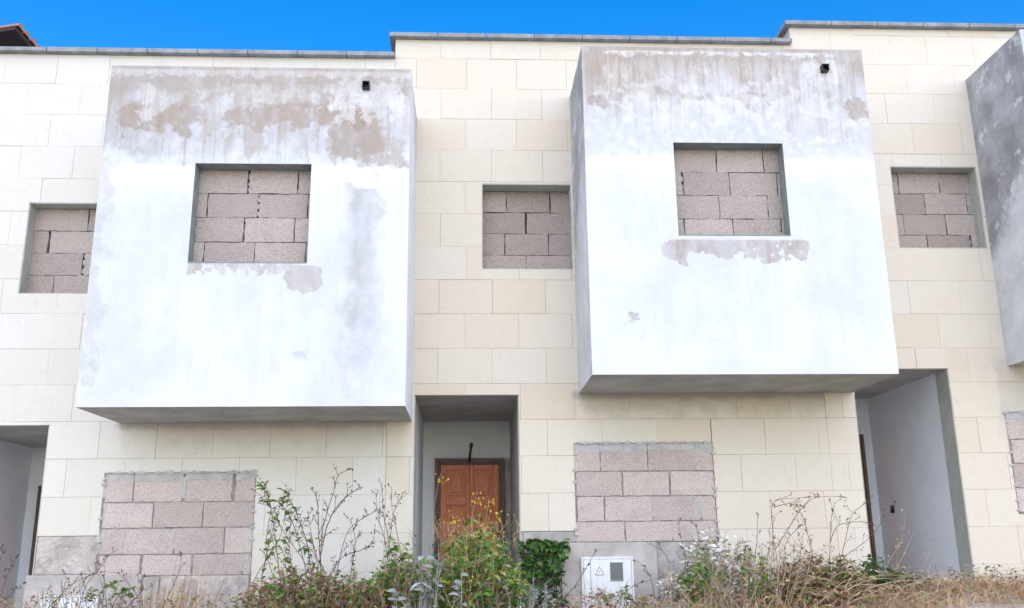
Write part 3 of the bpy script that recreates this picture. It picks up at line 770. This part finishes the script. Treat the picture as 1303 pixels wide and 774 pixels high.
w = Plant('dry_grass_tuft', 'upright straw tuft below the left blocked window', 'grass tuft', gpt(205, -.8), S_pale, L_straw)
for k in range(60):
    x = U(185, 262); b = gpt(x, U(-1, -.6)); h = U(.25, .75); e = b+Vector((U(-.2, .2), U(-.1, .1), h+.15))
    w.lf.leaf(b+Vector((0, 0, .12)), e-b, (0, -1, .3), h, .012, .2, .4)
    if k % 5 == 0: w.st.tube(bez(b, b.lerp(e, .5), e+Vector((0, 0, .15)), 4), .003, .0015, 3)
w.done()

# --- bushes
def bush(name, label, cat, px0, px1, ytop, Y0, Y1, nst, stem_m, leaf_m, L, nl, r=.004, seed_mat=None, sr=.01, sn=0, t0=.35, W=.55, ybase=770, twigs=3, tl=.12, prof=None):
    w = Plant(name, label, cat, gpt((px0+px1)/2, (Y0+Y1)/2), stem_m, leaf_m, seed_mat)
    for k in range(nst):
        Y = U(Y0, Y1); f = U(0, 1); x = px0+(px1-px0)*f
        env = (1-(abs(2*f-1))**2.2*.75) if prof is None else prof(f)
        yt = ybase-(ybase-ytop)*env*U(.45, 1.0)
        e = at(x, yt, Y); g0 = gpt(x*.6+(px0+px1)*.2+U(-12, 12), Y*.7+(Y0+Y1)*.15)
        mid = g0.lerp(e, .5)+Vector((U(-.12, .12), U(-.1, .1), U(.0, .2)))
        pa = bez(g0, mid, e, 7)
        w.stem(pa, r, twigs, tl, sn, sr, nl, L, 0, t0)
    w.done(); return w
bush('withered_undergrowth', 'low brown withered undergrowth below the tall weeds beside the left wall', 'undergrowth', 300, 500, 720, -1.5, -.6, 150, S_pale, L_brown, .065, 15, .0035)
bush('green_shrub', 'dense green and brown shrub left of the porch opening', 'shrub', 468, 565, 680, -1.6, -.7, 80, S_pale, L_green, .075, 14, .004)
bush('withered_shrub', 'brown withered shrub matted under the leafy green one left of the porch', 'shrub', 455, 590, 705, -1.7, -.9, 70, S_pale, L_brown, .05, 9, .0035)
bush('silver_leaf_shrub', 'pale shrub with large silvery drooping leaves before the brown door', 'shrub', 505, 606, 700, -2.1, -1.8, 13, S_grey, L_silver, .11, 6, .005, W=.42)
bush('grey_stem_shrub', 'grey twiggy shrub with few green leaves before the left jamb of the middle porch', 'shrub', 500, 590, 660, -1.7, -1.1, 16, S_grey, L_green, .06, 6, .005, tl=.18, twigs=4)
bush('yellow_flower_bush', 'bright green bush topped with yellow flowers across the brown door', 'bush', 545, 672, 652, -1.95, -.8, 125, S_pale, L_green, .085, 18, .0035, L_yel, .009, 1, t0=.2, tl=.07)
bush('grey_leaf_shrub', 'low twiggy grey green shrub between the flowering bush and the ivy', 'shrub', 600, 712, 728, -1.9, -1.4, 34, S_grey, L_grey, .045, 12, .004)
bush('bleached_shrub', 'tangled shrub covered in bleached white leaves right of the cabinet', 'shrub', 838, 990, 668, -1.5, -.5, 90, S_pale, L_white, .07, 11, .0045, seed_m, .007, 1)
bush('leafy_shrub', 'green shoots rising through the bleached white shrub', 'shrub', 850, 1000, 676, -1.6, -.5, 50, S_pale, L_green, .08, 11, .004)
bush('withered_bramble', 'brown matted bramble base under the arching canes at the right', 'undergrowth', 960, 1120, 700, -1.5, -.5, 130, S_red, L_brown, .06, 12, .0035)
bush('bramble_leaves', 'low green bramble growth at the foot of the arching canes', 'plant', 990, 1130, 708, -1.5, -.5, 44, S_red, L_green, .065, 10, .004)
bush('dark_leaf_vine', 'dark green leafy vine climbing in front of the right porch opening', 'plant', 1090, 1135, 700, -.9, -.5, 20, S_red, L_dark, .085, 9, .004, W=.75)
bush('dark_leaf_creeper', 'dark green creeper mounding over straw in the right porch opening', 'plant', 1120, 1215, 712, -.9, -.3, 26, S_red, L_dark, .075, 9, .004, W=.75, prof=lambda f: 1-.75*f)
bush('low_green_weed', 'low green weeds by the wall at the lower right corner', 'plant', 1245, 1325, 742, -.9, -.3, 24, S_pale, L_green, .055, 8, .003)
bush('low_green_weed', 'small green sprigs low in front of the utility cabinet door', 'plant', 772, 815, 745, -1.0, -.7, 6, S_dark, L_green, .075, 6, .004, t0=.6)
bush('dry_undergrowth', 'thin brown undergrowth below the cabinet and its plinth', 'undergrowth', 690, 860, 748, -1.3, -.6, 40, S_pale, L_brown, .045, 6, .003)
bush('dry_undergrowth', 'scattered brown and green undergrowth along the left wall foot', 'undergrowth', -20, 320, 745, -1.3, -.5, 80, S_pale, L_brown, .05, 6, .003, prof=lambda f: .7)

bush('straw_bush', 'tangled straw coloured stems low in front of the brown door', 'dry shrub', 545, 650, 705, -1.95, -1.5, 16, S_pale, L_brown, .05, 6, .004, tl=.16, twigs=5)
bush('straw_shrub', 'grey straw thicket woven through the right side of the bleached white shrub', 'dry shrub', 880, 1060, 672, -1.7, -.8, 60, S_pale, L_straw, .05, 4, .0038, seed_m, .006, 1, tl=.17, twigs=5)
bush('mixed_weed', 'leafy mixed weeds spreading under the tallest bare weed', 'weed', 345, 500, 706, -1.7, -1.0, 46, S_red, L_green, .065, 9, .004, tl=.14)
bush('sprig_weed', 'low seed bearing sprigs in front of the half hidden left cabinet', 'weed', 30, 175, 735, -1.6, -1.1, 30, S_dark, L_brown, .045, 4, .003, seed_m, .006, 1, tl=.12, twigs=4)

# --- flowers held above the bush
w = Plant('flowering_weed', 'slender flowering weed reaching up the left side of the door', 'weed', gpt(556, -.8), S_pale, L_green, L_yel)
for pts in ([(552, 775), (548, 700), (553, 640), (562, 600)], [(600, 775), (612, 700), (618, 660), (622, 636)], [(640, 775), (642, 720), (640, 680), (636, 655)], [(575, 775), (570, 700), (572, 655)], [(590, 775), (596, 690), (604, 640), (606, 628)]):
    pa = rooted(pts, -.8, -.7); w.stem(pa, .0035, 5, .09, 0, .01, 6, .03)
    for _ in range(9): w.seeds(pa[-1]+Vector((U(-.06, .06), U(-.04, .04), U(-.12, .04))), 1, .011, .01)
for _ in range(95):
    p_ = at(U(550, 662), 668+abs(rng.gauss(0, 12))-U(0, 16), U(-1.6, -.7)); w.sd.bud(p_, U(.006, .011), 0, .7)
    w.st.tube(bez(p_, p_-Vector((U(-.03, .03), 0, .04)), p_-Vector((U(-.07, .07), U(-.05, .05), .10)), 3), .001, .0014, 3)
w.done()

# --- ivy on the plinth
w = Plant('ivy', 'dark green ivy hanging over the plinth left of the utility cabinet', 'ivy', gpt(692, -.3), S_dark, L_dark)
for k in range(30):
    x = 662+54*(k+U(0, 1))/30; pts = [(x+U(-6, 6), 775), (x, 735), (x+U(-5, 5), 700), (x+U(-6, 6), 684+U(0, 14))]
    pa = rooted(pts, -.28, -.16); w.st.tube(pa, .004, .002, 4)
    w.leafy(pa, 20, .08, .12, -.25, .8, .6)
w.done()
# --- arching canes at the right
w = Plant('bramble_canes', 'arching bare bramble canes with seed heads between the bleached shrub and right porch', 'weed', gpt(1040, -.9), S_red, L_green, seed_m)
for pts in ([(986, 775), (984, 690), (982, 650), (988, 637), (1010, 634), (1040, 632)], [(986, 700), (1005, 670), (1022, 645), (1040, 633), (1075, 632)], [(1038, 775), (1034, 710), (1026, 672), (1016, 645)],
            [(1056, 775), (1056, 700), (1058, 660), (1062, 640)], [(1030, 775), (1066, 720), (1082, 660), (1096, 645), (1102, 640)], [(1040, 775), (1070, 715), (1100, 690), (1120, 668), (1138, 640)], [(1000, 775), (998, 700), (1012, 675), (1024, 666)],
            [(1018, 775), (1018, 710), (1022, 690)], [(1056, 690), (1068, 668), (1098, 664), (1102, 668)], [(986, 645), (1005, 641), (1014, 645)]):
    w.stem(rooted(pts, -.9, -.8) if pts[0][1] > 760 else path_px(pts, -.9, -.9), .0042, 7, .12, 1, .0065, 2, .05)
w.done()
w = Plant('dry_weed', 'fine dry stalks with pale seed heads before the right porch wall', 'weed', gpt(1140, -.8), S_pale, L_brown, pale_seed)
for pts in ([(1120, 775), (1135, 735), (1150, 705), (1163, 678)], [(1110, 775), (1126, 725), (1146, 690), (1152, 655)], [(1150, 775), (1165, 740), (1185, 700)], [(1130, 775), (1140, 730), (1142, 690)]):
    w.stem(rooted(pts, -.8, -.7), .004, 5, .1, 2, .0065)
w.done()
w = Plant('dry_weed', 'thin stalks with sparse seeds before the wall at the far right', 'weed', gpt(1260, -.6), S_red, L_brown, seed_m)
for pts in ([(1240, 775), (1252, 740), (1256, 720)], [(1230, 775), (1258, 748), (1285, 742), (1300, 748)], [(1250, 775), (1262, 735), (1270, 722)], [(1285, 775), (1270, 740), (1268, 728)]):
    w.stem(rooted(pts, -.6, -.6), .0035, 4, .09, 2, .0065)
w.done()
w = Plant('dry_weed', 'long bare twig leaning across the utility cabinet corner', 'weed', gpt(820, -1.1), S_dark, L_brown, seed_m)
for pts in ([(708, 775), (734, 742), (746, 722), (757, 703)], [(782, 775), (794, 755), (815, 742), (840, 735)], [(835, 775), (830, 742), (822, 724), (812, 715)], [(840, 775), (852, 735), (846, 705), (828, 692)], [(860, 775), (872, 720), (868, 690), (862, 664)], [(895, 775), (890, 700), (886, 665)], [(950, 775), (962, 700), (964, 652)]):
    w.stem(rooted(pts, -1.1, -1.0), .0042, 4, .09, 2, .007)
w.done()
w = Plant('dry_weed', 'pale straw stalks slanting through the bleached shrub', 'weed', gpt(900, -1.5), S_pale, L_straw)
for k in range(16):
    x = U(845, 980); pts = [(x+U(-30, 30), 780), (x+U(-15, 15), 740), (x+U(-30, 30), U(690, 725))]
    w.stem(rooted(pts, -1.5, -1.4), .004, 2, .12)
w.done()

# --- straw stalks fallen across the heap at the right
w = Plant('fallen_straw', 'tangle of long fallen straw stalks heaped before the right porch and wall', 'dry weed', gpt(1200, -1.0), S_pale, L_straw, pale_seed)
for k in range(420):
    x = U(1040, 1330); y0 = U(742, 785); Y = U(-1.9, -.4); a = at(x, y0, Y); an = U(0, 6.3); L = U(.2, .7)
    e = a+Vector((math.cos(an)*L, math.sin(an)*L*.5, U(-.08, .22))); mid = a.lerp(e, .5)+Vector((0, 0, U(.0, .16)))
    if e.y > -.08: e.y = -.08
    w.st.tube(bez(a, mid, e, 5), U(.0025, .0045), .0015, 3)
    if k % 3 == 0: w.leafy(bez(a, mid, e, 5), 4, .06, .1, .1, .3)
w.done()

# --- grass that nobody could count
g = MB()
def blade(x, y, h, wd, lean):
    z = ground_z(x, y); an = U(0, 2*math.pi); dx, dy = math.cos(an)*lean, math.sin(an)*lean*.6
    px, py = -math.sin(an)*wd, math.cos(an)*wd; n = len(g.v)
    for t, k in ((0, 1), (.45, .8), (.8, .5)):
        cx_, cy_, cz = x+dx*t*t, y+dy*t*t, z+h*(t-.28*t*t*min(1.6, lean/h))
        g.v.append((cx_-px*k, cy_-py*k, cz)); g.v.append((cx_+px*k, cy_+py*k, cz))
    g.v.append((x+dx, y+dy, z+h*(1-.28*min(1.6, lean/h))))
    for f in ((0, 1, 3, 2), (2, 3, 5, 4), (4, 5, 6)): g.f.append(tuple(n+i for i in f)); g.mi.append(0)
for _ in range(3600):      # straw heap at the right
    x = U(3.6, 7.2); y = U(-2.4, -.25); blade(x, y, U(.02, .16), U(.003, .007), U(.15, .6))
for _ in range(6500):
    x = U(-6.5, 7); y = U(-2.8, -.1); blade(x, y, U(.06, .24), U(.002, .004), U(.06, .35))
for _ in range(1500):
    x = U(-6.5, 7.2); y = U(-2.6, -.3); z = ground_z(x, y)+U(.05, .22); an = U(0, 6.3)
    g.leaf((x, y, z), (math.cos(an), math.sin(an), U(-.2, .6)), (0, -.5, 1), U(.04, .09), U(.02, .04), .3, .6, 1)
tag(g.build('dry_grass', [L_straw, L_brown]), 'dry straw grass matted along the foot of the houses', 'grass', kind='stuff')
